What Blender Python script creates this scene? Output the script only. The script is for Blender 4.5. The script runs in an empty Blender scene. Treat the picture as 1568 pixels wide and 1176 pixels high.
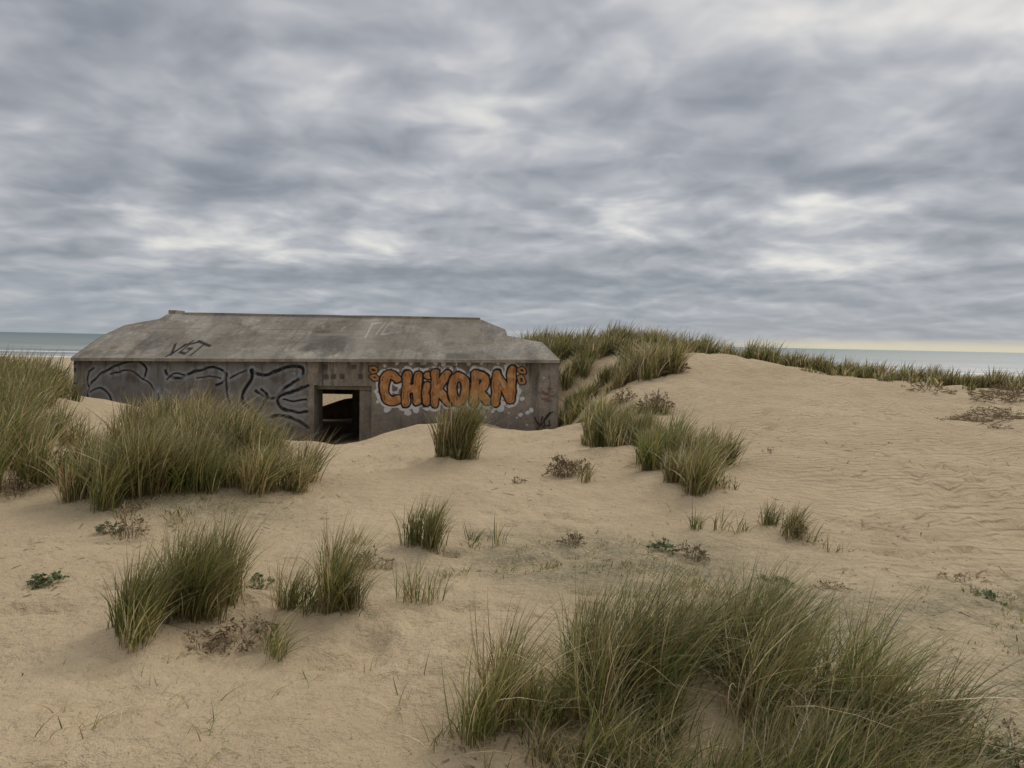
import bpy, math, numpy as np
from mathutils import Matrix, Vector
scene=bpy.context.scene
rng=np.random.default_rng(7)

# ---------------------------------------------------------------- helpers
def hsh(xi,yi,seed):
    h=(xi.astype(np.int64)*374761393+yi.astype(np.int64)*668265263+seed*1442695041)&0xffffffff
    h=((h^(h>>13))*1274126177)&0xffffffff
    h=h^(h>>16)
    return (h&0xffff)/65535.0
def vn(x,y,seed=0):
    x=np.asarray(x,float);y=np.asarray(y,float)
    xi=np.floor(x);yi=np.floor(y);fx=x-xi;fy=y-yi
    fx=fx*fx*fx*(fx*(fx*6-15)+10);fy=fy*fy*fy*(fy*(fy*6-15)+10)
    xi=xi.astype(np.int64);yi=yi.astype(np.int64)
    a=hsh(xi,yi,seed);b=hsh(xi+1,yi,seed);c=hsh(xi,yi+1,seed);d=hsh(xi+1,yi+1,seed)
    return (a*(1-fx)+b*fx)*(1-fy)+(c*(1-fx)+d*fx)*fy
def fbm(x,y,seed=0,o=4):
    s=0;a=.5;t=0
    for i in range(o):
        s=s+a*vn(x*2**i+i*17.3,y*2**i+i*9.1,seed+i);t+=a;a*=.5
    return s/t
def sm(a,b,x):
    t=np.clip((x-a)/(b-a),0,1);return t*t*(3-2*t)
def mk(name,V,Q,mat=None,smooth=False,parent=None,attrs=None):
    V=np.asarray(V,np.float32);Q=np.asarray(Q,np.int32)
    me=bpy.data.meshes.new(name)
    me.vertices.add(len(V));me.vertices.foreach_set('co',V.ravel())
    n=Q.shape[1]
    me.loops.add(Q.size);me.loops.foreach_set('vertex_index',Q.ravel())
    me.polygons.add(len(Q));me.polygons.foreach_set('loop_start',np.arange(0,Q.size,n,dtype=np.int32))
    me.update(calc_edges=True)
    if smooth: me.polygons.foreach_set('use_smooth',np.ones(len(Q),bool))
    if attrs:
        for k,a in attrs.items():
            at=me.attributes.new(k,'FLOAT_COLOR','POINT')
            at.data.foreach_set('color',np.asarray(a,np.float32).ravel())
    me.validate()
    ob=bpy.data.objects.new(name,me);scene.collection.objects.link(ob)
    if mat: me.materials.append(mat)
    if parent: ob.parent=parent
    return ob
def gridq(nx,ny):
    i,j=np.meshgrid(np.arange(nx-1),np.arange(ny-1),indexing='xy')
    a=j*nx+i
    return np.stack([a,a+1,a+nx+1,a+nx],-1).reshape(-1,4)

class NT:
    def __init__(s,tree): s.t=tree
    def n(s,typ,**kw):
        nd=s.t.nodes.new(typ)
        for k,v in kw.items(): setattr(nd,k,v)
        return nd
    def l(s,a,b): s.t.links.new(a,b)
    def put(s,sock,v):
        if isinstance(v,bpy.types.NodeSocket): s.l(v,sock)
        else: sock.default_value=v
    def m(s,op,a,b=None,c=None,clamp=False):
        nd=s.n('ShaderNodeMath',operation=op,use_clamp=clamp)
        s.put(nd.inputs[0],a)
        if b is not None:s.put(nd.inputs[1],b)
        if c is not None:s.put(nd.inputs[2],c)
        return nd.outputs[0]
    def v(s,op,a,b=None):
        nd=s.n('ShaderNodeVectorMath',operation=op)
        s.put(nd.inputs[0],a)
        if b is not None:
            s.put(nd.inputs[3] if op=='SCALE' else nd.inputs[1],b)
        return nd.outputs[1] if op in('LENGTH','DOT_PRODUCT','DISTANCE') else nd.outputs[0]
    def noise(s,vec,scale,detail=4,rough=.5,dist=0):
        nd=s.n('ShaderNodeTexNoise');s.put(nd.inputs['Vector'],vec)
        nd.inputs['Scale'].default_value=scale;nd.inputs['Detail'].default_value=detail
        nd.inputs['Roughness'].default_value=rough;nd.inputs['Distortion'].default_value=dist
        return nd.outputs[0]
    def mr(s,x,a,b,c,d,smooth=False):
        nd=s.n('ShaderNodeMapRange')
        if smooth: nd.interpolation_type='SMOOTHSTEP'
        s.put(nd.inputs[0],x)
        for i,q in enumerate((a,b,c,d)): nd.inputs[i+1].default_value=q
        return nd.outputs[0]
    def mix(s,f,a,b,blend='MIX'):
        nd=s.n('ShaderNodeMix',data_type='RGBA',blend_type=blend)
        s.put(nd.inputs[0],f)
        for sock,q in((nd.inputs[6],a),(nd.inputs[7],b)):
            if isinstance(q,tuple) and len(q)==3:q=q+(1,)
            s.put(sock,q)
        return nd.outputs[2]
def newmat(name,rough=.9):
    m=bpy.data.materials.new(name);m.use_nodes=True
    t=NT(m.node_tree);b=m.node_tree.nodes['Principled BSDF']
    b.inputs['Roughness'].default_value=rough
    b.inputs['Specular IOR Level'].default_value=.2
    return m,t,b
def bump(t,b,h,strength,dist):
    nd=t.n('ShaderNodeBump');nd.inputs['Strength'].default_value=strength
    nd.inputs['Distance'].default_value=dist
    t.l(h,nd.inputs['Height']);t.l(nd.outputs[0],b.inputs['Normal']);return nd

# ---------------------------------------------------------------- camera
cd=bpy.data.cameras.new('camera');cam=bpy.data.objects.new('camera',cd)
scene.collection.objects.link(cam);scene.camera=cam
cd.sensor_width=36;cd.lens=24;cd.clip_start=.05;cd.clip_end=90000
cam.matrix_world=Matrix.Rotation(math.radians(90-3.5),4,'X')@Matrix.Rotation(math.radians(1.18),4,'Z')

# ---------------------------------------------------------------- terrain height
CP=np.array([
(-8,-6,-1.6),(0,-6,-1.6),(8,-6,-1.6),(-3,0,-1.62),(3,0,-1.62),(-20,-6,-1.4),(20,-6,-1.4),
(0,3,-1.62),(-3,4,-1.6),(3,4,-1.66),(-7,4,-1.5),(8,4,-1.55),(-14,3,-1.3),(16,4,-1.3),
(-8,7,-1.5),(-5,7,-1.62),(-2,7,-1.74),(1,7,-1.7),(4,7,-1.62),(8,7,-1.48),
(-3.6,8.1,-1.5),(-12,10,-1.4),(-6,10.5,-1.5),(-2.6,10,-1.9),(-.8,10,-1.72),(1,11,-1.76),(2,10,-1.66),(4,10,-1.5),
(5.9,12,-1.33),(9.7,14,-1.36),(9,10,-1.35),
(-15,14,-1.0),(-10,14,-1.2),(-6.5,14,-1.85),(-3.9,14.5,-2.3),(-2.1,15.5,-2.0),(.4,14.5,-2.0),(1.6,14,-1.82),(3.1,15,-1.62),
(4.5,17.5,-1.18),(5.9,19.5,-.9),(6.5,21.5,-.59),(7.3,24,-.26),(6.1,25,-.26),(8.8,22,-.6),(9.9,20,-.9),(12.4,19.5,-.98),(14.3,19,-1.09),
(4.5,27,-.19),(2.5,27,-.38),(.8,27.5,-.5),(2.1,19,-1.75),(3.06,23.5,-.97),(4.1,20.5,-.98),
(-9,17.3,-2.0),(-12.5,17,-1.5),(-4.7,18.4,-2.97),(-4.5,16.8,-2.8),(-2.1,18.3,-2.3),(-2.8,18.2,-2.5),(-.4,18.5,-2.38),(1.3,18.8,-2.62),(1.9,21,-2.2),
(-5,21,-3.05),(-7,24,-2.95),(-2,23,-3),(-10,22,-3),(-6.6,26.3,-2.95),(-7.2,30,-1.7),(-10,31,-2.2),
(6,32,-1.5),(12,28,-2.3),(19,28,-2.5),(0,34,-2.3),(-16,24,-2.1),(-15.5,20.5,-1.75),(-18,18,-1.5),(-22,12,-1.1),(-24,30,-3.4),(-20,27,-2.8),(10,38,-3),(24,20,-1.3),(22,12,-1.1),(26,34,-3),(-6,40,-3),
],float)
def U(r2): return np.where(r2>1e-12,.5*r2*np.log(np.maximum(r2,1e-12)),0)
n=len(CP);Kp=np.zeros((n+3,n+3))
Kp[:n,:n]=U((CP[:,None,0]-CP[None,:,0])**2+(CP[:,None,1]-CP[None,:,1])**2)+np.eye(n)*.02
Kp[:n,n]=1;Kp[:n,n+1:]=CP[:,:2];Kp[n:,:n]=Kp[:n,n:].T
wts=np.linalg.solve(Kp,np.concatenate([CP[:,2],np.zeros(3)]))
def tps(x,y):
    z=wts[n]+wts[n+1]*x+wts[n+2]*y
    for i in range(n): z=z+wts[i]*U((x-CP[i,0])**2+(y-CP[i,1])**2)
    return z
MOUNDS=[(-1.95,3.6,.09,.35),(-1.9,4.3,.09,.4),(-1.0,4.05,.07,.3),(.6,3.0,.10,.8),(1.3,3.0,.08,.6),(-.82,9.7,.13,.5),
        (-3.6,7.2,.12,1.),(2.0,8.0,.12,.7),(1.8,10.0,.12,.8),(-5.8,7.6,.15,.9),(-.66,5.6,.05,.25),(2.45,6.2,.06,.3),(-1.5,3.7,-.05,.25),(-2.6,5.4,-.09,.8),(1.2,7,-.06,.9),
        (-2.9,3.2,-.08,.6),(-.6,3.3,-.07,.4),(-.6,7.4,.06,.6)]
def ground(x,y):
    x=np.asarray(x,float);y=np.asarray(y,float);sh=x.shape
    x=x.ravel();y=y.ravel()
    base=-2.2+2.0*(fbm(x/22,y/22,3,3)-.5)
    base=base*(1-sm(30,70,y))+(-5.5+1.2*(vn(x/30,y/30,8)-.5))*sm(30,70,y)
    base=base*(1-sm(110,250,y))+(-8.2)*sm(110,250,y)
    base=base-6*sm(260,600,y)
    r=np.maximum(np.abs(x-1)/27,np.abs(y-15)/25)
    w=1-sm(.8,1.1,r)
    z=base.copy();m=w>0
    z[m]=base[m]*(1-w[m])+tps(x[m],y[m])*w[m]
    near=1-sm(30,60,np.hypot(x,y-8))
    z+=near*(.21*(fbm(x/2.0,y/1.8,11,3)-.5)+.075*(fbm(x/.42,y/.4,21,3)-.5)*sm(.30,.58,fbm(x/2.2,y/2.2,5,2)))
    # wind ripples on the bare slope to the right
    rp=np.sin((y*1.0+x*.45+.5*vn(x/1.2,y/.8,31))*2*math.pi/.36+3*vn(x/.7,y/.5,33))
    z+=near*.014*rp*sm(2.5,5,x)*sm(5,7,y)*(vn(x/1.2,y/1.2,41))
    # trodden dimples and footprints
    dm=vn(x/.24,y/.2,51);f=sm(.36,.56,vn(x/2.0,y/2.0,53))*(1-.3*sm(10,20,y))+.6*sm(3,6,x)
    z-=near*.06*sm(.62,.92,dm)*f
    z+=near*.025*sm(.66,.95,vn(x/.24+.6,y/.2+.7,57))*f
    z-=near*.02*sm(.7,.95,vn(x/.11+3.6,y/.1+.7,59))*f
    for (a,b,h,rr) in MOUNDS: z+=h*np.exp(-((x-a)**2+(y-b)**2)/rr**2)
    z+=.12*np.exp(-((y-18.7)/.6)**2)*sm(-3.4,-2.4,x)*(1-sm(.6,1.6,x))
    return z.reshape(sh)

N=700;a_=8.4;b_=1.7
t=np.linspace(-1,1,N);cx=b_*np.sinh(a_*t)
X,Y=np.meshgrid(cx+.5,cx+4.5,indexing='xy')
Z=ground(X,Y)
msand,t_,b=newmat('sand',.95)
tc=t_.n('ShaderNodeTexCoord').outputs['Object']
n1=t_.noise(tc,.55,4,.6);n2=t_.noise(tc,5,3,.65);n3=t_.noise(tc,190,1,.6);n4=t_.noise(tc,40,2,.7)
c=t_.mix(t_.mr(n1,.35,.65,0,1),(.48,.37,.225),(.60,.468,.293))
c=t_.mix(t_.mr(n2,.36,.66,0,.5),c,(.41,.315,.195))
c=t_.mix(t_.mr(n3,.3,.7,0,.45),c,(.35,.265,.165))
c=t_.mix(t_.mr(n4,.655,.72,0,.6),c,(.13,.095,.06))
mp=t_.noise(tc,1.3,5,.7)
sx=t_.n('ShaderNodeSeparateXYZ');t_.l(tc,sx.inputs[0])
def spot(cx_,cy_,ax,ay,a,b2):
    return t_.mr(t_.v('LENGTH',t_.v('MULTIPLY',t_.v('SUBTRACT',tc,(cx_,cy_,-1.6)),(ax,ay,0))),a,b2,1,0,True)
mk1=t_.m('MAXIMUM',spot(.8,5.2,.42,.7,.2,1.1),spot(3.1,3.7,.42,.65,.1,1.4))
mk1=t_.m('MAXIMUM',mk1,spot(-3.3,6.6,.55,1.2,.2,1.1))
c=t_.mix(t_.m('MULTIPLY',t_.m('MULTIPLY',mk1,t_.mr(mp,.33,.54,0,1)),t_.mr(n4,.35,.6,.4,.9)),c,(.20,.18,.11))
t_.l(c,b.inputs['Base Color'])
h=t_.m('ADD',t_.noise(tc,8,4,.65),t_.m('MULTIPLY',n3,.08))
wv=t_.n('ShaderNodeTexWave',wave_type='BANDS',bands_direction='Y');t_.l(tc,wv.inputs[0])
wv.inputs['Scale'].default_value=2.1;wv.inputs['Distortion'].default_value=11;wv.inputs['Detail'].default_value=2;wv.inputs['Detail Scale'].default_value=1.1
h=t_.m('ADD',h,t_.m('MULTIPLY',wv.outputs['Fac'],t_.mr(sx.outputs[0],1.5,5,0.03,.35,True)))
bump(t_,b,h,.9,.08)
mk('sand_dunes',np.stack([X,Y,Z],-1).reshape(-1,3),gridq(N,N),msand,True)

# ---------------------------------------------------------------- sea
msea,t_,b=newmat('sea_water',.35)
b.inputs['Specular IOR Level'].default_value=.35
tc=t_.n('ShaderNodeTexCoord').outputs['Object']
sx=t_.n('ShaderNodeSeparateXYZ');t_.l(tc,sx.inputs[0])
fn=t_.noise(t_.v('MULTIPLY',tc,(.006,.05,1)),1,5,.65)
near=t_.mr(sx.outputs[1],230,520,1,0)
foam=t_.m('MULTIPLY',t_.mr(fn,.52,.6,0,1),near)
f2=t_.m('MULTIPLY',t_.mr(t_.noise(t_.v('MULTIPLY',tc,(.01,.12,1)),1,4,.6),.58,.64,0,1),t_.mr(sx.outputs[1],300,900,.6,0))
foam=t_.m('MAXIMUM',foam,f2)
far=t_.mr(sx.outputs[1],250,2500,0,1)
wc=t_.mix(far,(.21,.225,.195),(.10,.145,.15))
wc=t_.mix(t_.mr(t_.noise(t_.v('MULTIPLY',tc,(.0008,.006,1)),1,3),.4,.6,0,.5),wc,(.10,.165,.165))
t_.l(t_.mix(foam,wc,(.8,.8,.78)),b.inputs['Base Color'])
t_.l(t_.mr(foam,0,1,.45,.9),b.inputs['Roughness'])
bump(t_,b,t_.noise(t_.v('MULTIPLY',tc,(.08,.5,1)),1,4,.7),.6,.5)
R=60000
ys=np.array([-0.0,200,300,500,1000,3000,R]);xs=np.array([-R,-3000,-500,0,500,3000,R])
Xs,Ys=np.meshgrid(xs,ys)
mk('sea',np.stack([Xs,Ys+205,np.full_like(Xs,-8.0)],-1).reshape(-1,3),gridq(7,7),msea)

# ---------------------------------------------------------------- bunker
def concrete(name,dark,light,stain=.5):
    m,t_,b=newmat(name,.92)
    tc=t_.n('ShaderNodeTexCoord').outputs['Object']
    n1=t_.noise(tc,.7,5,.7);n2=t_.noise(tc,9,5,.75);n3=t_.noise(t_.v('MULTIPLY',tc,(1.7,.5,.3)),1.2,5,.72);n5=t_.noise(tc,1.9,5,.7)
    c=t_.mix(t_.mr(n1,.38,.62,0,1),dark,light)
    c=t_.mix(t_.mr(n5,.48,.62,0,.45),c,(.32,.245,.155))
    c=t_.mix(t_.mr(n2,.42,.68,0,.5),c,tuple(q*.5 for q in dark))
    c=t_.mix(t_.mr(n3,.5,.66,0,stain),c,(.065,.055,.045))
    sp=t_.noise(tc,24,2,.5)
    c=t_.mix(t_.m('MULTIPLY',t_.mr(sp,.64,.7,0,1),t_.mr(n1,.5,.65,0,.8)),c,(.45,.43,.38))
    at=t_.n('ShaderNodeAttribute',attribute_name='paint')
    wear=t_.mr(t_.noise(tc,14,4,.7),.3,.42,.45,1)
    c=t_.mix(t_.m('MULTIPLY',at.outputs['Alpha'],wear),c,at.outputs['Color'])
    t_.l(c,b.inputs['Base Color']);bump(t_,b,n2,.7,.035)
    return m
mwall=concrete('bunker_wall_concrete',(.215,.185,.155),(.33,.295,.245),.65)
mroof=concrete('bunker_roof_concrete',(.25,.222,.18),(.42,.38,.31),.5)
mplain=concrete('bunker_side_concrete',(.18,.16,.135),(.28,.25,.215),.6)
bk=bpy.data.objects.new('concrete_bunker',None);scene.collection.objects.link(bk)
XL,XR=-11.77,1.31
fr=lambda x:(x-XL)/(XR-XL)
Ye=lambda x:18.3+.7*fr(x)
Ze=lambda x:-.655+.19*fr(x)
def segd(u,v,P):
    d=np.full(u.shape,1e9)
    P=np.array(P,float)
    for (a,b2),(c2,d2) in zip(P[:-1],P[1:]):
        dx,dy=c2-a,d2-b2;L=dx*dx+dy*dy+1e-9
        tt=np.clip(((u-a)*dx+(v-b2)*dy)/L,0,1)
        d=np.minimum(d,np.hypot(u-a-tt*dx,v-b2-tt*dy))
    return d
def smooth_poly(P,k=2):
    P=np.array(P,float)
    for _ in range(k):
        Q=[P[0]]
        for a,b2 in zip(P[:-1],P[1:]): Q+= [a*.75+b2*.25,a*.25+b2*.75]
        Q.append(P[-1]);P=np.array(Q)
    return P
nx=880;nz=172
gx=np.linspace(XL,XR,nx);gt=np.linspace(0,1,nz)
GX,GT=np.meshgrid(gx,gt);GZ=Ze(GX)+(-3.3-Ze(GX))*GT
ff=fr(GX);DU=ff*749
DU=DU+8*4*ff*(1-ff)+110          # mural drawing units along the wall
DV=(Ze(GX)-GZ)/18.65*1045+547.5+4*ff
jit=2.0
u=DU+jit*(fbm(DU/14,DV/14,61,2)-.5)*2;v=DV+jit*(fbm(DU/14,DV/14,63,2)-.5)*2
col=np.zeros(DU.shape+(4,))
def paint(mask,c,al=1.0):
    m=np.clip(mask,0,1)[...,None]*al
    col[...,:3]=col[...,:3]*(1-m)+np.array(c)*m
    col[...,3:]=col[...,3:]*(1-m)+m
def aa(d,r): return np.clip((r-d)/.9+.5,0,1)
g=sm(120,138,u)*(1-sm(468,476,u))*sm(552,560,v)*(1-sm(645,660,v))
paint(g*sm(.25,.5,fbm(u/25,v/18,71,4)),(.255,.255,.25),.75)
paint(g*sm(.5,.6,fbm(u/16,v/14,73,3)),(.15,.145,.14),.5)
B=(.012,.012,.014);W=(.62,.61,.59);O=(.47,.21,.07)
for P,w in [([(132,615),(131,600),(136,585),(150,574),(168,562),(190,554),(212,552),(221,560),(223,572),(218,580)],1.7),
 ([(140,562),(132,570),(130,580),(133,590)],1.4),([(136,600),(150,590),(163,600),(170,615)],1.3),([(168,572),(185,566),(205,568),(216,578),(232,590),(238,606)],1.3),
 ([(252,566),(256,576),(275,580),(292,570),(312,563),(334,563),(346,572),(343,586),(330,590)],1.9),
 ([(255,580),(268,571),(282,574)],1.3),([(300,578),(322,574),(338,580)],1.1),
 ([(346,572),(348,600),(352,622),(360,636)],1.7),([(352,580),(366,572),(378,566)],1.4),
 ([(385,566),(392,572),(412,574),(436,563),(458,559),(467,564),(464,576),(447,588),(430,600),(420,612),(404,606),(392,598)],2.6),
 ([(385,566),(388,578),(378,592),(370,604),(372,618),(384,626),(392,640)],2.6),
 ([(472,590),(450,600),(432,603),(424,612),(430,624),(446,632),(470,630)],2.6),
 ([(400,596),(412,606),(402,618),(396,630)],1.9),
 ([(436,612),(452,615),(470,612)],1.7),([(408,640),(430,634),(455,642),(474,655)],2.2),([(385,640),(405,652),(430,656)],1.6),
 ([(113,556),(104,560),(115,565),(104,569)],1.1),([(104,574),(114,576),(106,582),(114,588)],1.1),([(104,592),(114,594),(105,600),(112,608)],1.1),
 ([(240,600),(244,620),(252,640)],1.3),([(300,600),(305,620),(316,630)],1.2)]:
    dd=segd(u,v,smooth_poly(P));paint(np.clip(aa(dd,w+4),0,1)*.35,(.38,.39,.40));paint(aa(dd,w),B)
for (x0,y0,r) in [(248,600,14),(400,640,16),(455,575,10),(355,600,7)]:
    paint((1-sm(r*.6,r*1.4,np.hypot(u-x0,(v-y0)*1.6)))*.6*sm(.4,.6,fbm(u/6,v/6,77,3)),(.3,.38,.45))
for x0,y0 in [(499,562),(512,577),(525,577),(543,562),(553,577),(500,577)]:
    paint(((np.abs(DU-x0)<4)&(np.abs(DV-y0)<4)).astype(float),(.05,.045,.04),.7)  # formwork holes, the dark inside each recess painted flat into the wall colour
paint((np.abs(DU-495)<1.4)&(DV>552)&(DV<590),(.04,.04,.04),.6)
L={}
L['C']=[[(611,580),(602,572),(592,578),(588,592),(592,608),(602,616),(613,612)]]
L['H']=[[(626,574),(625,596),(623,617)],[(643,575),(642,596),(641,616)],[(625,597),(642,594)]]
L['I']=[[(656,592),(655,617)]]
L['i']=[[(657,575),(657.5,576)]]
L['K']=[[(669,572),(669,595),(668,618)],[(688,574),(672,596)],[(673,597),(690,617)]]
L['O']=[[(705,576),(714,582),(716,597),(712,613),(704,617),(697,611),(694,597),(697,582),(705,576)]]
L['R']=[[(730,575),(729,618)],[(730,574),(744,575),(748,586),(741,596),(731,598)],[(736,599),(749,616)]]
L['N']=[[(762,618),(763,596),(764,573)],[(764,573),(774,594),(785,612)],[(785,612),(786,592),(787,566)]]
dall=np.full(u.shape,1e9);D={}
for k,S in L.items():
    d=np.full(u.shape,1e9)
    for P in S: d=np.minimum(d,segd(u,v,smooth_poly(P,2) if len(P)>2 else P))
    D[k]=d;dall=np.minimum(dall,d)
halo=13.5+5*(fbm(u/9,v/9,81,2)-.5)
paint(aa(dall,halo-1)*sm(.15,.4,fbm(u/5,v/5,83,3)),W)
for (x0,y0,r) in [(632,556,4),(650,554,5),(668,556,4),(681,557,5),(700,558,4),(758,554,4),(765,557,3),(780,556,4),(801,636,3.5),(811,634,3.5),(627,633,5),(742,633,5),(757,632,3),(596,627,6),(640,628,6),(795,600,7),(770,626,6),(700,629,5),(817,630,4),(795,569,6),(610,556,3),(590,560,3),(720,556,4),(740,557,3),(803,612,4),(577,600,3),(580,616,3)]:
    paint(aa(np.hypot(u-x0,v-y0),r),W)
for k in D:
    d=D[k];R0=6.0 if k not in 'Ii' else 5.2
    paint(aa(d,R0+2.9),B)
    sh=fbm(u/6,v/8,91,3)
    paint(aa(d,R0),O)
    paint(aa(d,R0)*sm(.5,.7,sh)*.7,(.58,.36,.19))
    paint(aa(d,R0)*sm(.5,.62,fbm(u/10,v/10,95,2))*(v>600)*.5,(.32,.12,.035))
    paint(aa(np.abs(d-3.4),.6)*(fbm(u/7,v/7,93,2)>.56),(.03,.02,.02),.75)
for P in [[(568,564),(575,563),(580,569),(573,572),(568,566)],[(570,577),(577,575),(582,580),(575,582),(570,578)],
          [(797,566),(804,564),(809,571),(801,573),(797,567)],[(797,580),(804,577),(806,586),(800,588),(797,581)]]:
    dd=segd(u,v,smooth_poly(P,1));paint(aa(dd,3.4),B);paint(aa(dd,1.6),(.45,.22,.08))
for P in [[(824,641),(831,656),(836,640)],[(846,634),(838,644),(838,655),(846,654),(846,646)],[(826,662),(850,632)],[(828,648),(842,662),(847,668)]]:
    dd=segd(u,v,P);paint(aa(dd,1.1),B)
paint(sm(.45,.6,fbm(u/5,v/4,99,3))*(1-sm(8,16,np.hypot(u-842,(v-606)))),(.22,.05,.04),.6)
for (x0,y0) in [(770,630),(782,634),(796,641),(812,654),(836,578),(748,640)]:
    paint(aa(np.hypot(u-x0,v-y0),2.2),(.5,.5,.48))
# run-off streaks and a dark band below the roof edge, darker brown towards the base
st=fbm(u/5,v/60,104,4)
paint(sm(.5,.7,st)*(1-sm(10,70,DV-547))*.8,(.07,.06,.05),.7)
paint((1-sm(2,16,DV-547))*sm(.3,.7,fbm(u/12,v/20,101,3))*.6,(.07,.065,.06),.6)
paint(sm(620,675,DV+14*(fbm(u/10,v/10,103,3)-.5))*.55,(.16,.125,.08),.6)
DX0,DX1,DZT=-5.42,-3.86,-1.29
q=gridq(nx,nz)
ctr=np.stack([GX,GZ],-1).reshape(-1,2)[q].mean(1)
keep=~((ctr[:,0]>DX0)&(ctr[:,0]<DX1)&(ctr[:,1]<DZT))
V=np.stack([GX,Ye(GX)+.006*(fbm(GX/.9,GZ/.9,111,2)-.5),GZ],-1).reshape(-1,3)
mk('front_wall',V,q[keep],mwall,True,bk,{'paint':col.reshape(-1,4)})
# roof slope
SX=[-11.77,-11.7,-11.5,-11.1,-10.75,-10.68,-10.2,-6,-1.04,-.25,-.19,.86,1.31]
SQ=[1.2,1.5,2.1,2.36,2.55,2.95,2.93,2.84,2.72,1.99,1.55,1.1,.02]
nx2=700;nq=150
gx2=np.linspace(XL,XR,nx2);gx2=np.unique(np.concatenate([gx2,SX]));nx2=len(gx2)
GX2,GT2=np.meshgrid(gx2,np.linspace(0,1,nq))
QQ=np.interp(GX2,SX,SQ)*GT2
over=.12
Y2=Ye(GX2)-over+QQ;Z2=Ze(GX2)+.002+.44*QQ+.012*(fbm(GX2/.9,QQ/.7,121,3)-.5)*sm(0,.1,QQ)
col=np.zeros(GX2.shape+(4,))
pu=GX2*52.5+784;pv=QQ*19      # roof drawing units (about 2 cm)
def pt2(P,w,c=B,al=.95):
    paint(aa(segd(pu,pv,P),w),c,al)
paint(np.exp(-((GX2+5.0+.2*QQ)/.9)**2)*sm(.35,.6,fbm(GX2/.5,QQ/1.2,131,4)),(.085,.072,.06),.85)
paint(np.exp(-((GX2+4.3)/.4)**2)*sm(.35,.6,fbm(GX2/.4,QQ/1.6,132,4)),(.50,.46,.38),.6)
paint(np.exp(-((GX2+1.6)/.7)**2)*sm(.4,.6,fbm(GX2/.5,QQ/1.0,135,4)),(.13,.11,.09),.6)
paint(np.exp(-((GX2+8.2)/.8)**2)*sm(.45,.65,fbm(GX2/.5,QQ/1.0,136,4)),(.14,.12,.10),.6)
paint(sm(.42,.6,fbm(GX2/1.8,QQ/.7,139,5))*.6,(.50,.44,.345),.6)
paint(sm(.52,.64,fbm(GX2/1.0,QQ/1.0,141,5))*.6,(.14,.122,.10),.6)
for jx,ja in ((-9.6,.35),(-6.4,.45),(-3.1,.4)):
    paint(aa(np.abs(GX2-jx-.03*vn(QQ*5,GX2*0,7))*52.5,.6),(.10,.09,.075),ja)
for qy in (.95,1.85):
    paint(aa(np.abs(QQ-qy-.06*vn(GX2*1.3,GX2*0,9))*52.5,.7)*sm(.35,.55,vn(GX2*.8,GX2*0,12)),(.12,.105,.09),.5)
paint(sm(.93,1,GT2)*sm(.4,.55,fbm(GX2/.8,GX2/.8,137,3))*((GX2>-5)&(GX2<-1)),(.40,.27,.07),.8)
paint((1-sm(.0,.07,QQ)),(.42,.39,.33),.5)
paint(sm(.5,.65,fbm(GX2/.3,QQ/.3,145,3))*(GX2>-.6),(.45,.43,.38),.45)
sx0=(-9.45)*52.5+784
for P in [[(0,16),(10,4),(14,16)],[(30,19),(20,16),(18,7),(28,5),(30,11),(24,11)],[(28,20),(52,14)],[(41,16),(38,4)],[(6,2),(20,20)]]:
    pt2([(a+sx0,b2) for a,b2 in P],1.4)
for P in [[(0,26),(0,44)],[(0,44),(14,46)],[(14,30),(20,46)],[(26,44),(22,30),(34,31)]]:
    pt2([(a-4.3*52.5+784,b2) for a,b2 in P],1.2,(.55,.53,.5),.6)
mk('roof_slope',np.stack([GX2,Y2,Z2],-1).reshape(-1,3),gridq(nx2,nq),mroof,True,bk,{'paint':col.reshape(-1,4)})
YB=25.6
SXa=np.array(SX);SQa=np.array(SQ)
yt=Ye(SXa)-over+SQa;zt=Ze(SXa)+.002+.44*SQa
V=np.concatenate([np.stack([SXa,yt,zt],-1),np.stack([SXa,np.full_like(SXa,YB),zt],-1)]);mk('roof_top',V,gridq(len(SX),2),mroof,False,bk,{'paint':np.zeros((len(V),4))})
def polys(name,faces,mat):
    me=bpy.data.meshes.new(name);vs=[];fs=[]
    for f in faces:
        i=len(vs);vs+=f;fs.append(list(range(i,i+len(f))))
    me.from_pydata(vs,[],fs);me.materials.append(mat)
    at=me.attributes.new('paint','FLOAT_COLOR','POINT');at.data.foreach_set('color',np.zeros(len(vs)*4,np.float32))
    ob=bpy.data.objects.new(name,me);scene.collection.objects.link(ob);ob.parent=bk;return ob
def box(x0,x1,y0,y1,z0,z1):
    return [[(x0,y0,z0),(x1,y0,z0),(x1,y0,z1),(x0,y0,z1)],[(x0,y1,z0),(x1,y1,z0),(x1,y1,z1),(x0,y1,z1)],
            [(x0,y0,z0),(x0,y1,z0),(x0,y1,z1),(x0,y0,z1)],[(x1,y0,z0),(x1,y1,z0),(x1,y1,z1),(x1,y0,z1)],
            [(x0,y0,z1),(x1,y0,z1),(x1,y1,z1),(x0,y1,z1)],[(x0,y0,z0),(x1,y0,z0),(x1,y1,z0),(x0,y1,z0)]]
polys('side_walls',[
 [(XL,18.3,-3.4),(XL,18.3,-.655),(XL,yt[0],zt[0]),(XL,YB,zt[0]),(XL,YB,-3.4)],
 [(XR,19,-3.4),(XR,19,-.465),(XR,YB,-.455),(XR,YB,-3.4)]],mplain)
polys('roof_edge',[[(XL,18.3-over,Ze(XL)-.08),(XR,19-over,Ze(XR)-.08),(XR,19.02,Ze(XR)-.08),(XL,18.32,Ze(XL)-.08)],
  [(XL,18.3-over,Ze(XL)+.002),(XR,19-over,Ze(XR)+.002),(XR,19-over,Ze(XR)-.08),(XL,18.3-over,Ze(XL)-.08)]],mroof)
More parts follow.
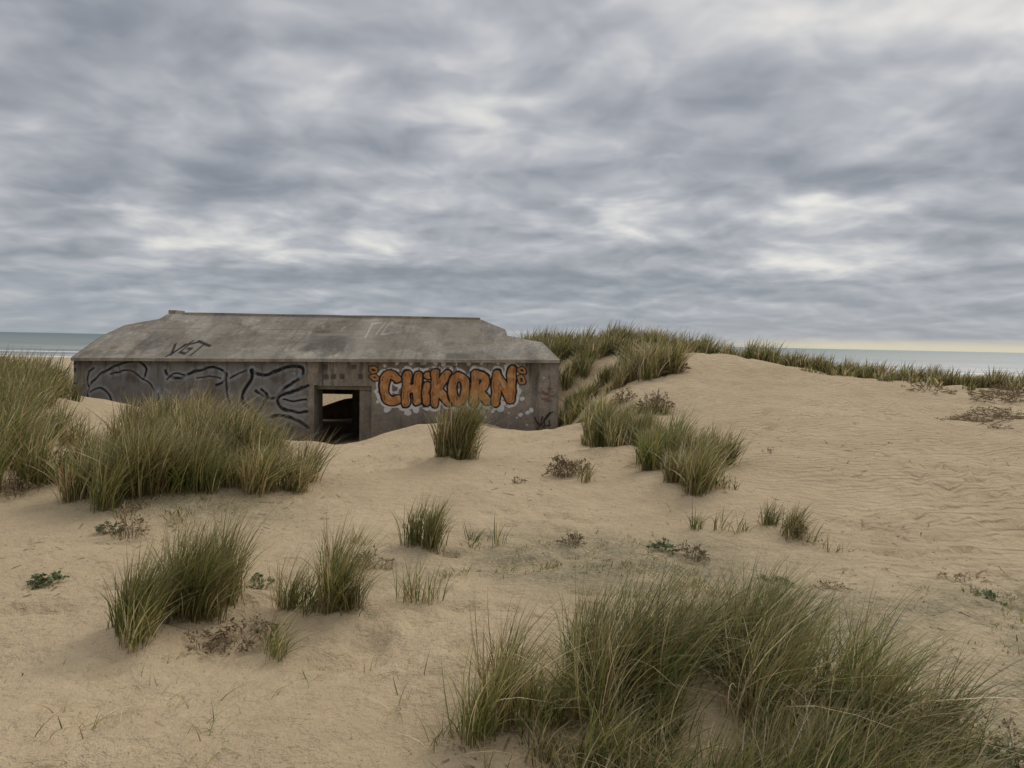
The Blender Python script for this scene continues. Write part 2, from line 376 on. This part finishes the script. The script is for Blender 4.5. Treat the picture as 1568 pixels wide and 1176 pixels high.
# back wall with a half-buried embrasure (slanting sand-filled sill)
HX=[-7.5,-7.1,-6.7,-6.3,-5.9,-5.6];HB=[-2.65,-2.55,-2.4,-2.26,-2.2,-2.16];HZ1=-2.08
cols=sorted(set(list(SX)+HX));bf=[]
for a,b2 in zip(cols[:-1],cols[1:]):
    za,zb=np.interp([a,b2],SXa,zt)
    if a>=HX[0] and b2<=HX[-1]:
        bf.append([(a,YB,HZ1),(b2,YB,HZ1),(b2,YB,zb),(a,YB,za)])
        ha,hb=np.interp([a,b2],HX,HB);bf.append([(a,YB,-3.4),(b2,YB,-3.4),(b2,YB,hb),(a,YB,ha)])
    else: bf.append([(a,YB,-3.4),(b2,YB,-3.4),(b2,YB,zb),(a,YB,za)])
polys('back_wall',bf,mplain)
i0=gx[np.searchsorted(gx,DX0)];i1=gx[np.searchsorted(gx,DX1)]
polys('door_reveal',[[(i0,Ye(i0),-3.3),(i0,19.5,-3.3),(i0,19.5,DZT),(i0,Ye(i0),DZT)],
 [(i1,Ye(i1),-3.3),(i1,19.5,-3.3),(i1,19.5,DZT),(i1,Ye(i1),DZT)],
 [(i0,Ye(i0),DZT),(i1,Ye(i1),DZT),(i1,19.5,DZT),(i0,19.5,DZT)]]+box(i1-.36,i1-.003,18.85,19.1,-3.3,DZT-.12)+box(i0+.004,i1-.004,18.8,19.4,DZT-.11,DZT-.004),mplain)
polys('interior',[[(-9,19.5,-1.3),(-2,19.5,-1.3),(-2,25.5,-1.3),(-9,25.5,-1.3)]]+box(-3.6,-3.3,19.5,25.55,-3.4,-1.31)+box(-8.6,-8.3,19.5,25.55,-3.4,-1.31)+box(-5.25,-3.65,22.4,22.7,-3.4,-1.32),mplain)
cop=[]
xs_=np.linspace(-10.2,-1.04,12)
hh=.065+.015*rng.random(12)
for i in range(11):
    a,b2=xs_[i],xs_[i+1]
    ya,yb=[Ye(k)-over+np.interp(k,SX,SQ)-.03 for k in(a,b2)]
    za,zb=[Ze(k)+.44*np.interp(k,SX,SQ)-.02 for k in(a,b2)]
    cop.append([(a,ya,za),(b2,yb,zb),(b2,yb,zb+hh[i+1]),(a,ya,za+hh[i])])
    cop.append([(a,ya,za+hh[i]),(b2,yb,zb+hh[i+1]),(b2,yb+.4,zb+hh[i+1]),(a,ya+.4,za+hh[i])])
cop+=box(-10.72,-10.5,21.3,21.9,.55,.78)
polys('coping',cop,mroof)

# ---------------------------------------------------------------- grass
mgr=bpy.data.materials.new('marram_blades');mgr.use_nodes=True
t_=NT(mgr.node_tree);b=mgr.node_tree.nodes['Principled BSDF'];b.inputs['Roughness'].default_value=.42
b.inputs['Specular IOR Level'].default_value=.45
at=t_.n('ShaderNodeAttribute',attribute_name='col')
t_.l(at.outputs['Color'],b.inputs['Base Color'])
tr=t_.n('ShaderNodeBsdfTranslucent');t_.l(at.outputs['Color'],tr.inputs[0])
mx=t_.n('ShaderNodeMixShader');mx.inputs[0].default_value=.3
t_.l(b.outputs[0],mx.inputs[1]);t_.l(tr.outputs[0],mx.inputs[2]);t_.l(mx.outputs[0],mgr.node_tree.nodes['Material Output'].inputs[0])
PAL=np.array([(.080,.110,.026),(.145,.175,.042),(.25,.25,.07),(.36,.30,.12),(.66,.55,.32),(.26,.16,.075)])
def grass(name,clumps,seed=1,wind=(.16,.0)):
    r=np.random.default_rng(seed);VV=[];CC=[];NB=0
    T=np.linspace(0,1,6)
    for c in clumps:
        x,y,rad,h,nb=c[:5];dry=c[5] if len(c)>5 else .3;spread=c[6] if len(c)>6 else .35
        nb=int(nb);d0=math.hypot(x,y)
        nsub=max(3,int(rad*18))
        sa=r.random(nsub)*6.283;sr=rad*np.sqrt(r.random(nsub))
        sub=r.integers(0,nsub,nb)
        rx=np.cos(sa)[sub]*sr[sub]+r.normal(0,rad*.14+.014,nb);ry=np.sin(sa)[sub]*sr[sub]+r.normal(0,rad*.14+.014,nb)
        px=x+rx;py=y+ry;pz=ground(px,py)-.02
        hsub=.6+.55*r.random(nsub)
        dryb=(r.random(nsub)-.5)*.55
        tb=.7+.6*r.random(nsub)
        L=h*hsub[sub]*(.5+.65*r.random(nb))
        ang=r.random(nb)*6.283
        ox=rx/rad*.45+np.cos(ang)*.65;oy=ry/rad*.45+np.sin(ang)*.65
        nn=np.hypot(ox,oy)+1e-6;ox/=nn;oy/=nn
        A=spread*(.1+r.random(nb)*.75)*np.clip(nn,.3,1.2);Bn=spread*(.15+2.0*r.random(nb)**2)
        P=np.zeros((nb,6,3))
        hor=A[:,None]*T+Bn[:,None]*T**2
        wnd=T**2*(.5+1.0*r.random(nb))[:,None]
        P[...,0]=px[:,None]+L[:,None]*(ox[:,None]*hor+wind[0]*wnd)
        P[...,1]=py[:,None]+L[:,None]*(oy[:,None]*hor+wind[1]*wnd)
        P[...,2]=pz[:,None]+L[:,None]*(T*(1-.15*A[:,None])-.42*Bn[:,None]*T**2.2)
        w=max(.0042,.0011*d0)*(.6+.8*r.random(nb))
        tw=r.normal(0,.9,nb)
        wx=-oy*np.cos(tw)+ox*np.sin(tw);wy=ox*np.cos(tw)+oy*np.sin(tw)
        ww=(w[:,None]*np.array([.8,1,1,.8,.5,.08]))/2
        a=P.copy();bb=P.copy()
        a[...,0]-=wx[:,None]*ww;a[...,1]-=wy[:,None]*ww;bb[...,0]+=wx[:,None]*ww;bb[...,1]+=wy[:,None]*ww
        VV.append(np.stack([a,bb],2).reshape(-1,3))
        k=r.random(nb);dd=np.clip(dry+dryb[sub],0.04,.95)
        isd=r.random(nb)<dd
        base=np.where(isd[:,None],PAL[3+(r.random(nb)*2.7).astype(int).clip(0,2)],PAL[(k*3.1).astype(int).clip(0,3)])
        base=base*(.65+.7*r.random((nb,1)))*tb[sub][:,None]
        C=base[:,None,:]*np.ones((1,6,1))
        tip=np.array([.46,.36,.18]);root=np.array([.24,.175,.085])
        tf=(np.clip(T-.55,0,1)/.45)[None,:,None]*.7*r.random((nb,1,1));C=C*(1-tf)+tip*tf
        rf=(np.clip(.25-T,0,1)/.25)[None,:,None]*.65;C=C*(1-rf)+root*rf
        C=np.repeat(C[:,:,None,:],2,2).reshape(-1,3)
        CC.append(np.concatenate([C,np.ones((len(C),1))],1));NB+=nb
    V=np.concatenate(VV);C=np.concatenate(CC)
    b0=np.arange(NB)*12
    q=np.stack([np.stack([b0+2*i,b0+2*i+1,b0+2*i+3,b0+2*i+2],-1) for i in range(5)],1).reshape(-1,4)
    return mk(name,V,q,mgr,False,None,{'col':C})
G='marram_grass'
# big tuft in the foreground
grass(G,[(-.02,2.66,.13,.50,340,.4,.34),(.16,2.85,.18,.52,560,.35,.38),(.42,3.0,.24,.52,800,.35,.4),(.62,2.7,.24,.52,800,.4,.45),(.75,3.15,.2,.5,520,.35,.4),
 (1.08,3.1,.22,.56,850,.12,.38),(1.0,2.75,.26,.52,850,.35,.45),(1.35,3.0,.24,.52,800,.3,.45),(1.42,2.65,.24,.5,800,.35,.5),
 (.85,2.35,.24,.42,650,.45,.45),(1.15,2.3,.24,.44,650,.35,.45),(1.6,2.8,.18,.45,450,.4,.5),(.5,2.4,.22,.38,550,.45,.45),(.68,2.1,.22,.34,450,.45,.5),(1.0,2.08,.24,.36,480,.4,.45),(1.35,2.25,.22,.42,500,.4,.45),(.25,2.55,.16,.34,300,.45,.5),(.42,2.15,.16,.25,200,.5,.6),(1.6,2.5,.16,.36,260,.45,.55)],11,(.30,0))
grass(G,[(-2.0,3.48,.15,.50,560,.25,.3),(-1.85,3.75,.15,.54,440,.3,.32),(-2.05,3.75,.12,.45,260,.2,.3)],12,(.24,0))
grass(G,[(-1.95,4.1,.22,.56,720,.12,.3),(-1.65,4.25,.18,.56,540,.25,.35),(-1.72,4.0,.15,.45,320,.3,.35)],13,(.22,0))
grass(G,[(-1.0,4.05,.15,.50,600,.22,.36),(-1.25,4.05,.14,.46,230,.35,.4)],14,(.24,0))
grass(G,[(-1.22,3.5,.09,.34,100,.3,.5)],15,(.55,0))
grass(G,[(-.50,4.1,.16,.3,110,.35,.35)],16)
grass(G,[(-.68,5.5,.16,.38,420,.1,.3)],17)
grass(G,[(-.28,5.8,.15,.18,50,.3,.5),(-.02,5.7,.08,.28,20,.6,.3),(-1.2,5.7,.12,.22,35,.6,.5),(-.25,4.8,.2,.12,80,.2,.8)],18)
grass(G,[(-4.0,6.4,.3,.68,900,.45,.34),(-3.75,6.9,.35,.72,1100,.4,.34),(-3.3,7.1,.35,.66,1000,.4,.36),(-2.85,7.1,.3,.6,900,.5,.38),
 (-2.6,7.4,.28,.58,700,.5,.4),(-3.2,7.9,.4,.74,1000,.45,.34),(-3.9,8.0,.45,.8,1100,.55,.34),(-4.5,7.6,.35,.7,850,.45,.34),(-2.75,8.2,.35,.64,700,.55,.35)],19)
grass(G,[(-5.0,10.2,.45,.76,750,.7,.32),(-4.6,10.6,.45,.88,850,.65,.32),(-4.2,10.2,.4,.82,750,.7,.32),(-5.6,10.5,.45,.6,550,.65,.35),(-4.1,9.0,.4,.74,600,.6,.32),(-4.8,9.0,.4,.74,600,.6,.32)],20)
grass(G,[(-5.3,7.0,.35,.7,850,.5,.35),(-4.95,7.3,.2,.4,220,.5,.35),(-5.9,7.7,.4,.82,950,.4,.35),(-6.9,8.8,.45,.8,950,.4,.35),(-6.4,9.3,.4,.62,550,.45,.35),
 (-7.7,10.3,.5,.75,850,.35,.35),(-8.2,11.8,.5,.7,750,.35,.35),(-9,12.5,.6,.8,850,.3,.35),(-10.2,13.5,.6,.85,850,.3,.35),(-9.6,14.3,.5,.6,500,.35,.35),(-11.5,14.6,.8,.9,850,.3,.35),(-12.5,15.6,.8,.9,800,.3,.35),(-11.2,15.8,.6,.7,500,.35,.35),
 (-12.6,17.2,.6,1.0,650,.3,.35),(-14,17.5,.7,1.05,700,.3,.35),(-13.4,18.8,.6,1.15,700,.3,.35),(-15,19,.7,1.15,700,.3,.35),(-16.5,19.5,.7,1.1,600,.3,.35),(-13.6,20.4,.5,1.35,600,.3,.32),(-14.6,20.8,.5,1.3,500,.3,.32)],21)
grass(G,[(-.84,9.55,.22,.98,950,.5,.23),(-.62,9.6,.18,.55,170,.6,.5)],22)
grass(G,[(1.6,11.2,.34,.7,850,.25,.32),(1.85,10.4,.34,.7,850,.3,.32),(2.1,9.6,.34,.64,800,.35,.34),(1.95,8.9,.3,.64,750,.35,.34),(2.35,9.0,.28,.58,550,.4,.34),
 (2.0,7.6,.26,.64,650,.35,.36),(2.2,8.2,.26,.56,550,.4,.36),(2.75,9.2,.22,.58,330,.4,.35),(1.6,12.6,.3,.85,450,.35,.32),(2.0,12.4,.3,.7,350,.4,.35),(1.45,11.9,.2,.35,150,.35,.35)],23)
grass(G,[(2.25,15.2,.45,.7,600,.4,.35),(2.6,14.2,.3,.45,280,.5,.4),(3.3,15.8,.35,.4,200,.6,.4),(2.0,16.6,.3,.5,250,.4,.35)],24)
grass(G,[(3.9,20.6,.55,1.0,750,.65,.34),(4.6,21,.55,1.1,750,.65,.34),(4.1,22.3,.6,1.0,650,.55,.35),(3.4,22.3,.5,.8,420,.55,.35),(3.3,21.2,.4,.7,300,.55,.35)],25)
grass(G,[(1.8,19.2,.25,.6,220,.4,.35),(1.75,20.4,.3,.9,280,.3,.35),(2.2,22.0,.5,.75,420,.35,.35),(1.7,17.7,.2,.3,90,.4,.4),(2.0,24,.6,.85,480,.35,.33),(1.2,25.5,.5,.9,400,.35,.33),(2.9,25.2,.6,.8,450,.4,.33)],26)
r_=np.random.default_rng(5)
def line(pts,step,wid,h,nb,dry):
    o=[];pts=np.array(pts,float)
    for p,q2 in zip(pts[:-1],pts[1:]):
        m=max(1,int(np.hypot(*(q2-p))/step))
        for i in range(m):
            s=p+(q2-p)*(i+r_.random())/m
            o.append((s[0]+r_.normal(0,wid*.4),s[1]+r_.normal(0,wid),.3+.3*r_.random(),h*(.6+.6*r_.random()),nb,dry+.35*(r_.random()-.5),.35))
    return o
grass('dune_crest_grass',line([(.2,27),(2.5,26.8),(4.3,26.6),(6,26.4),(8,26),(9.6,25)],.22,.5,1.0,280,.5)
  +line([(.0,28.2),(1.5,28)],.25,.3,1.25,280,.45)+line([(1.5,28),(4.3,28),(8,27.6)],.4,.4,1.05,260,.5)+line([(2.6,25.4),(5.2,25.2)],.35,.5,.75,220,.5)+line([(4.5,25.6),(7,25.8)],.4,.3,.7,220,.5)
  +line([(9.0,23.9),(10.5,22.3)],.28,.3,.75,230,.5)+line([(10.2,22.6),(12.4,20.8),(14,20.2),(17,19.6)],.24,.35,.62,220,.5)
  +line([(11.0,23),(15,21.5),(20,21)],.4,.4,.65,220,.5)+line([(13.6,19),(15,17.5)],.35,.3,.5,160,.5)+line([(9,21.5),(13,19.4)],.7,.3,.3,80,.6),31)
grass(G,[(1.85,6.3,.18,.28,70,.4,.4),(2.1,6.2,.08,.24,20,.4,.4)],33)
grass(G,[(2.42,6.1,.2,.32,280,.4,.5),(2.7,6.0,.14,.28,90,.4,.6)],34)
grass(G,[(2.75,5.6,.15,.18,35,.5,.7),(2.4,7.4,.1,.22,35,.5,.4),(2.3,7.7,.12,.3,50,.5,.6),(.9,8.3,.1,.33,50,.6,.3)],35)
grass('low_grass_patch',[(.5,5.0,.4,.07,420,.4,.7),(.9,4.7,.45,.08,560,.35,.7),(1.3,4.9,.4,.07,420,.4,.7),(.3,5.6,.35,.06,260,.45,.7),(.9,5.7,.4,.06,260,.45,.7),(1.2,4.3,.35,.09,350,.35,.7),
  (3.0,4.2,.45,.06,360,.4,.8),(3.5,4.0,.4,.07,280,.4,.8),(2.7,3.4,.4,.06,280,.4,.8),(-.2,4.9,.25,.08,130,.2,.8),(.9,3.9,.3,.11,220,.4,.6),(-3.2,6.5,.5,.11,400,.5,.6)],36)
grass('sparse_grass',[(-1.5,2.75,.35,.14,45,.6,1.2),(-1.1,2.6,.3,.14,25,.6,1.2),(-1.9,2.6,.25,.16,25,.6,1.2),(-.15,2.6,.2,.18,90,.5,1.0),(-1.6,3.1,.3,.10,25,.6,1.2),(-.35,3.0,.2,.13,30,.5,1.),(1.8,2.8,.2,.2,80,.6,1.),(.05,2.3,.2,.16,80,.5,.9),(-.9,3.1,.3,.1,25,.6,1.2),(-2.4,3.1,.3,.1,20,.6,1.2)],37)

# ---------------------------------------------------------------- small plants
def plantmat(name,c1,c2):
    m,t_,b=newmat(name,.85)
    tc=t_.n('ShaderNodeTexCoord').outputs['Object']
    t_.l(t_.mix(t_.mr(t_.noise(tc,40,2),.35,.65,0,1),c1,c2),b.inputs['Base Color']);return m
mdead=plantmat('dead_stalks',(.14,.10,.055),(.33,.25,.15))
mleaf=plantmat('fleshy_leaves',(.11,.14,.055),(.22,.24,.12))
def shrub(name,x,y,rad,h,ns,mat,leaf,seed,nl=5):
    r=np.random.default_rng(seed);V=[];Q=[]
    def strip(p,q2,w):
        d=q2-p;s=np.cross(d,(r.random(3)-.5));s=s/(np.linalg.norm(s)+1e-9)*w/2
        i=len(V);V.extend([p-s,p+s,q2+s*.7,q2-s*.7]);Q.append([i,i+1,i+2,i+3])
    sw=max(.003,.0008*y)
    for k in range(ns):
        a=r.random()*6.283;rr=math.sqrt(r.random());ex,ey=x+math.cos(a)*rad*rr,y+math.sin(a)*rad*rr
        bx,by=x+r.normal(0,rad*.15)+(ex-x)*.4,y+r.normal(0,rad*.15)+(ey-y)*.4
        gz=ground(np.array([ex,bx]),np.array([ey,by]))
        e=np.array([ex,ey,gz[0]+h*(1.05-rr*rr*.8)*(.5+.6*r.random())])
        p0=np.array([bx,by,gz[1]-.01]);mid=(p0+e)/2+np.array([r.normal(0,.1*rad),r.normal(0,.1*rad),h*.12])
        strip(p0,mid,sw*1.3);strip(mid,e,sw)
        for j in range(nl):
            t=.45+.6*r.random();c=mid+(e-mid)*min(t,1.0)+r.normal(0,min(rad,.3)*.10,3)*np.array([1,1,.6])
            c[2]=max(c[2],gz[0]+.004)
            strip(mid+(e-mid)*.4,c,sw*.7)
            L=leaf*(.6+.8*r.random());d=r.normal(0,1,3);d/=np.linalg.norm(d);s=np.cross(d,r.normal(0,1,3));s/=np.linalg.norm(s)
            i=len(V)
            V.extend([c-d*L*.5,c-d*L*.1+s*L*.33,c+d*L*.5,c-d*L*.1-s*L*.33]);Q.append([i,i+1,i+2,i+3])
    mk(name,np.array(V),np.array(Q),mat)
S='dead_sea_rocket'
for i,(x,y,rad,h,ns,lf) in enumerate([(.68,8.7,.26,.28,80,.028),(.9,8.9,.18,.2,30,.028),(.53,5.65,.13,.11,34,.02),(1.5,5.5,.15,.13,36,.02),(-1.0,5.0,.16,.12,34,.02),
  (-1.5,3.75,.19,.11,34,.022),(-1.62,3.6,.14,.09,26,.022),(-1.35,3.65,.12,.12,22,.022),(3.35,16,.5,.5,90,.04),(2.9,17.8,.4,.35,50,.04),(-3.25,5.7,.2,.25,40,.022),(-4.9,6.7,.2,.25,36,.022),
  (1.85,2.75,.16,.18,44,.016),(2.05,2.65,.13,.16,34,.016),(9.6,13.6,.8,.14,60,.03),(10.4,14.6,.6,.2,50,.03),(8.5,11.8,.25,.1,14,.025),(9.0,13.2,.7,.08,30,.025),(2.55,5.9,.16,.12,24,.018),(2.2,4.6,.16,.06,18,.016),(11.8,16.6,.8,.3,60,.035),(12.8,17.6,.7,.3,60,.035),(11.0,18,.7,.2,40,.035),(4.6,21.6,.5,.5,50,.045),(4.9,20.6,.5,.5,60,.04),(1.9,10.8,.25,.25,30,.026),(2.6,13.2,.2,.2,25,.03),(3.6,9.5,.1,.06,6,.02),(.1,8.2,.12,.08,14,.02),(-.9,6.3,.1,.06,10,.018),(3.3,4.9,.14,.05,12,.016)]):
    shrub(S,x,y,rad,h,ns,mdead,lf,100+i)
for i,(x,y,rad,h,ns,lf) in enumerate([(-3.1,4.5,.12,.08,30,.028),(1.3,5.6,.14,.09,26,.026),(3.2,4.45,.10,.05,16,.022),(-1.65,4.5,.10,.10,18,.022),(1.95,4.85,.14,.05,18,.022),(-3.4,5.7,.12,.11,20,.026),(1.98,2.6,.12,.10,24,.022)]):
    shrub('sea_spurge',x,y,rad,h,ns,mleaf,lf,200+i,7)
# scattered litter of dry stalk bits on the sand
r=np.random.default_rng(77);V=[];Q=[]
nb=4200
yy=2.3+r.random(nb)**1.5*12;xx=(r.random(nb)-.5)*1.7*yy
kk=vn(xx/1.1,yy/1.1,88)>.45;xx=xx[kk];yy=yy[kk];zz=ground(xx,yy)+.004
for x,y,z in zip(xx,yy,zz):
    a=r.random()*6.28;L=.007+.08*r.random()**4;w=.0016+.0005*y+.003*r.random();d=np.array([math.cos(a),math.sin(a),r.normal(0,.25)])*L;s=np.array([-math.sin(a),math.cos(a),.2])*w
    c=np.array([x,y,z]);i=len(V);V+= [c-d-s*.5,c-d+s*.5,c+d+s,c+d-s];Q.append([i,i+1,i+2,i+3])
mk('plant_litter',np.array(V),np.array(Q),mdead)

# ---------------------------------------------------------------- sun + sky
SEL,SAZ=42,38      # elevation, degrees to the right of north (+Y)
sd=bpy.data.lights.new('sun','SUN');sd.energy=1.35;sd.angle=math.radians(20);sd.color=(1,.95,.87)
so=bpy.data.objects.new('sun',sd);scene.collection.objects.link(so)
dirv=Vector((math.sin(math.radians(SAZ))*math.cos(math.radians(SEL)),math.cos(math.radians(SAZ))*math.cos(math.radians(SEL)),math.sin(math.radians(SEL))))
so.rotation_euler=dirv.to_track_quat('Z','Y').to_euler()
w=bpy.data.worlds.new('World');scene.world=w;w.use_nodes=True
t_=NT(w.node_tree);bg=w.node_tree.nodes['Background']
sky=t_.n('ShaderNodeTexSky',sky_type='NISHITA');sky.sun_disc=False
sky.sun_elevation=math.radians(SEL);sky.sun_rotation=math.radians(SAZ)
dr=t_.v('NORMALIZE',t_.n('ShaderNodeTexCoord').outputs['Generated'])
sx=t_.n('ShaderNodeSeparateXYZ');t_.l(dr,sx.inputs[0]);x,y,z=sx.outputs
zc=t_.m('MAXIMUM',z,0.0)
inv=t_.m('DIVIDE',1.0,t_.m('ADD',zc,.2))
cb=t_.n('ShaderNodeCombineXYZ');t_.l(t_.m('MULTIPLY',x,inv),cb.inputs[0]);t_.l(t_.m('MULTIPLY',y,inv),cb.inputs[1]);cb.inputs[2].default_value=2.3
qv=cb.outputs[0]
wp=t_.n('ShaderNodeTexNoise');t_.l(qv,wp.inputs['Vector']);wp.inputs['Scale'].default_value=2.0;wp.inputs['Detail'].default_value=2
wofs=t_.v('SUBTRACT',wp.outputs['Color'],(.5,.5,.5))
qw=t_.v('ADD',qv,t_.v('SCALE',wofs,.35))
sc=2.1
nA=t_.noise(qw,sc,4,.5);nB=t_.noise(t_.v('ADD',qw,(.02,.10,0)),sc,4,.45)
az=t_.m('MULTIPLY',t_.m('ARCTAN2',x,y),57.2958);el=t_.m('MULTIPLY',t_.m('ARCSINE',z),57.2958)
cb=t_.n('ShaderNodeCombineXYZ');t_.l(az,cb.inputs[0]);t_.l(el,cb.inputs[1])
cw=t_.n('ShaderNodeCombineXYZ');cw.inputs[0].default_value=9;t_.l(t_.mr(el,0,20,1.5,8),cw.inputs[1])
wn=t_.n('ShaderNodeTexNoise');t_.l(qv,wn.inputs['Vector']);wn.inputs['Scale'].default_value=4.0;wn.inputs['Detail'].default_value=3
ae=t_.v('ADD',cb.outputs[0],t_.v('MULTIPLY',t_.v('SUBTRACT',wn.outputs['Color'],(.5,.5,.5)),cw.outputs[0]))
tot=None
for (a0,e0,ra,re,am) in [(-17,20,5,2.4,.42),(-3,17,2.6,3.6,.26),(35,22,9,4.5,.42),(9,11,3.0,1.3,.42),(25.5,10.3,4.0,1.1,.42),(-22,7.2,7,.9,.36),(24,6.6,5,1.0,.38),
    (-11.5,9,2.3,1.6,.34),(-31,22,12,3.0,-.3),(-27,12.8,11,1.8,-.2),(7,5.0,13,.9,-.26),(15,15.5,9,2.4,-.1),
    (31,13,10,2.2,-.16),(-12,5.2,10,.7,-.2),(33,7.6,6,.8,-.2),(12,24,14,3,.12),(-34,16,5,2,.14)]:
    d=t_.v('MULTIPLY',t_.v('SUBTRACT',ae,(a0,e0,0)),(1/ra,1/re,0))
    g=t_.m('MULTIPLY',t_.m('EXPONENT',t_.m('MULTIPLY',t_.v('DOT_PRODUCT',d,d),-.7)),am)
    tot=g if tot is None else t_.m('ADD',tot,g)
shade=t_.m('MULTIPLY',t_.m('SUBTRACT',nB,nA),1.5)
br=t_.m('ADD',t_.m('MULTIPLY',t_.m('SUBTRACT',nA,.5),-.35),t_.m('MULTIPLY',t_.m('SUBTRACT',wp.outputs[0],.5),.3))
br=t_.m('ADD',t_.m('ADD',br,shade),.50)
br=t_.m('ADD',br,tot)
rp=t_.n('ShaderNodeValToRGB');t_.l(br,rp.inputs[0]);cr=rp.color_ramp
def lin(c): return tuple(((q/255+.055)/1.055)**2.4 for q in c)+(1,)
cr.elements[0].position=0;cr.elements[0].color=lin((126,132,138))
cr.elements[1].position=1;cr.elements[1].color=lin((233,230,224))
for p,c in((.25,(142,147,155)),(.45,(163,166,173)),(.62,(182,184,189)),(.8,(207,207,207))):
    e=cr.elements.new(p);e.color=lin(c)
cl=rp.outputs[0]
cl=t_.mix(t_.mr(el,0,8,.42,0,True),cl,lin((138,152,168)))
cl=t_.mix(t_.mr(el,0,3,.4,0,True),cl,lin((168,174,178)))
strip=t_.m('MULTIPLY',t_.mr(el,.15,1.0,1,0,True),t_.mr(az,12,26,0,.85,True))
cl=t_.mix(strip,cl,lin((216,208,182)))
cl=t_.mix(t_.mr(el,25,60,0,1,True),cl,t_.v('MULTIPLY',cl,(2.3,2.23,2.14)))
mixs=t_.mix(.95,sky.outputs[0],t_.v('SCALE',cl,10.0))
t_.l(mixs,bg.inputs[0]);bg.inputs[1].default_value=.1
scene.view_settings.view_transform='Standard';scene.view_settings.look='None';scene.view_settings.exposure=0
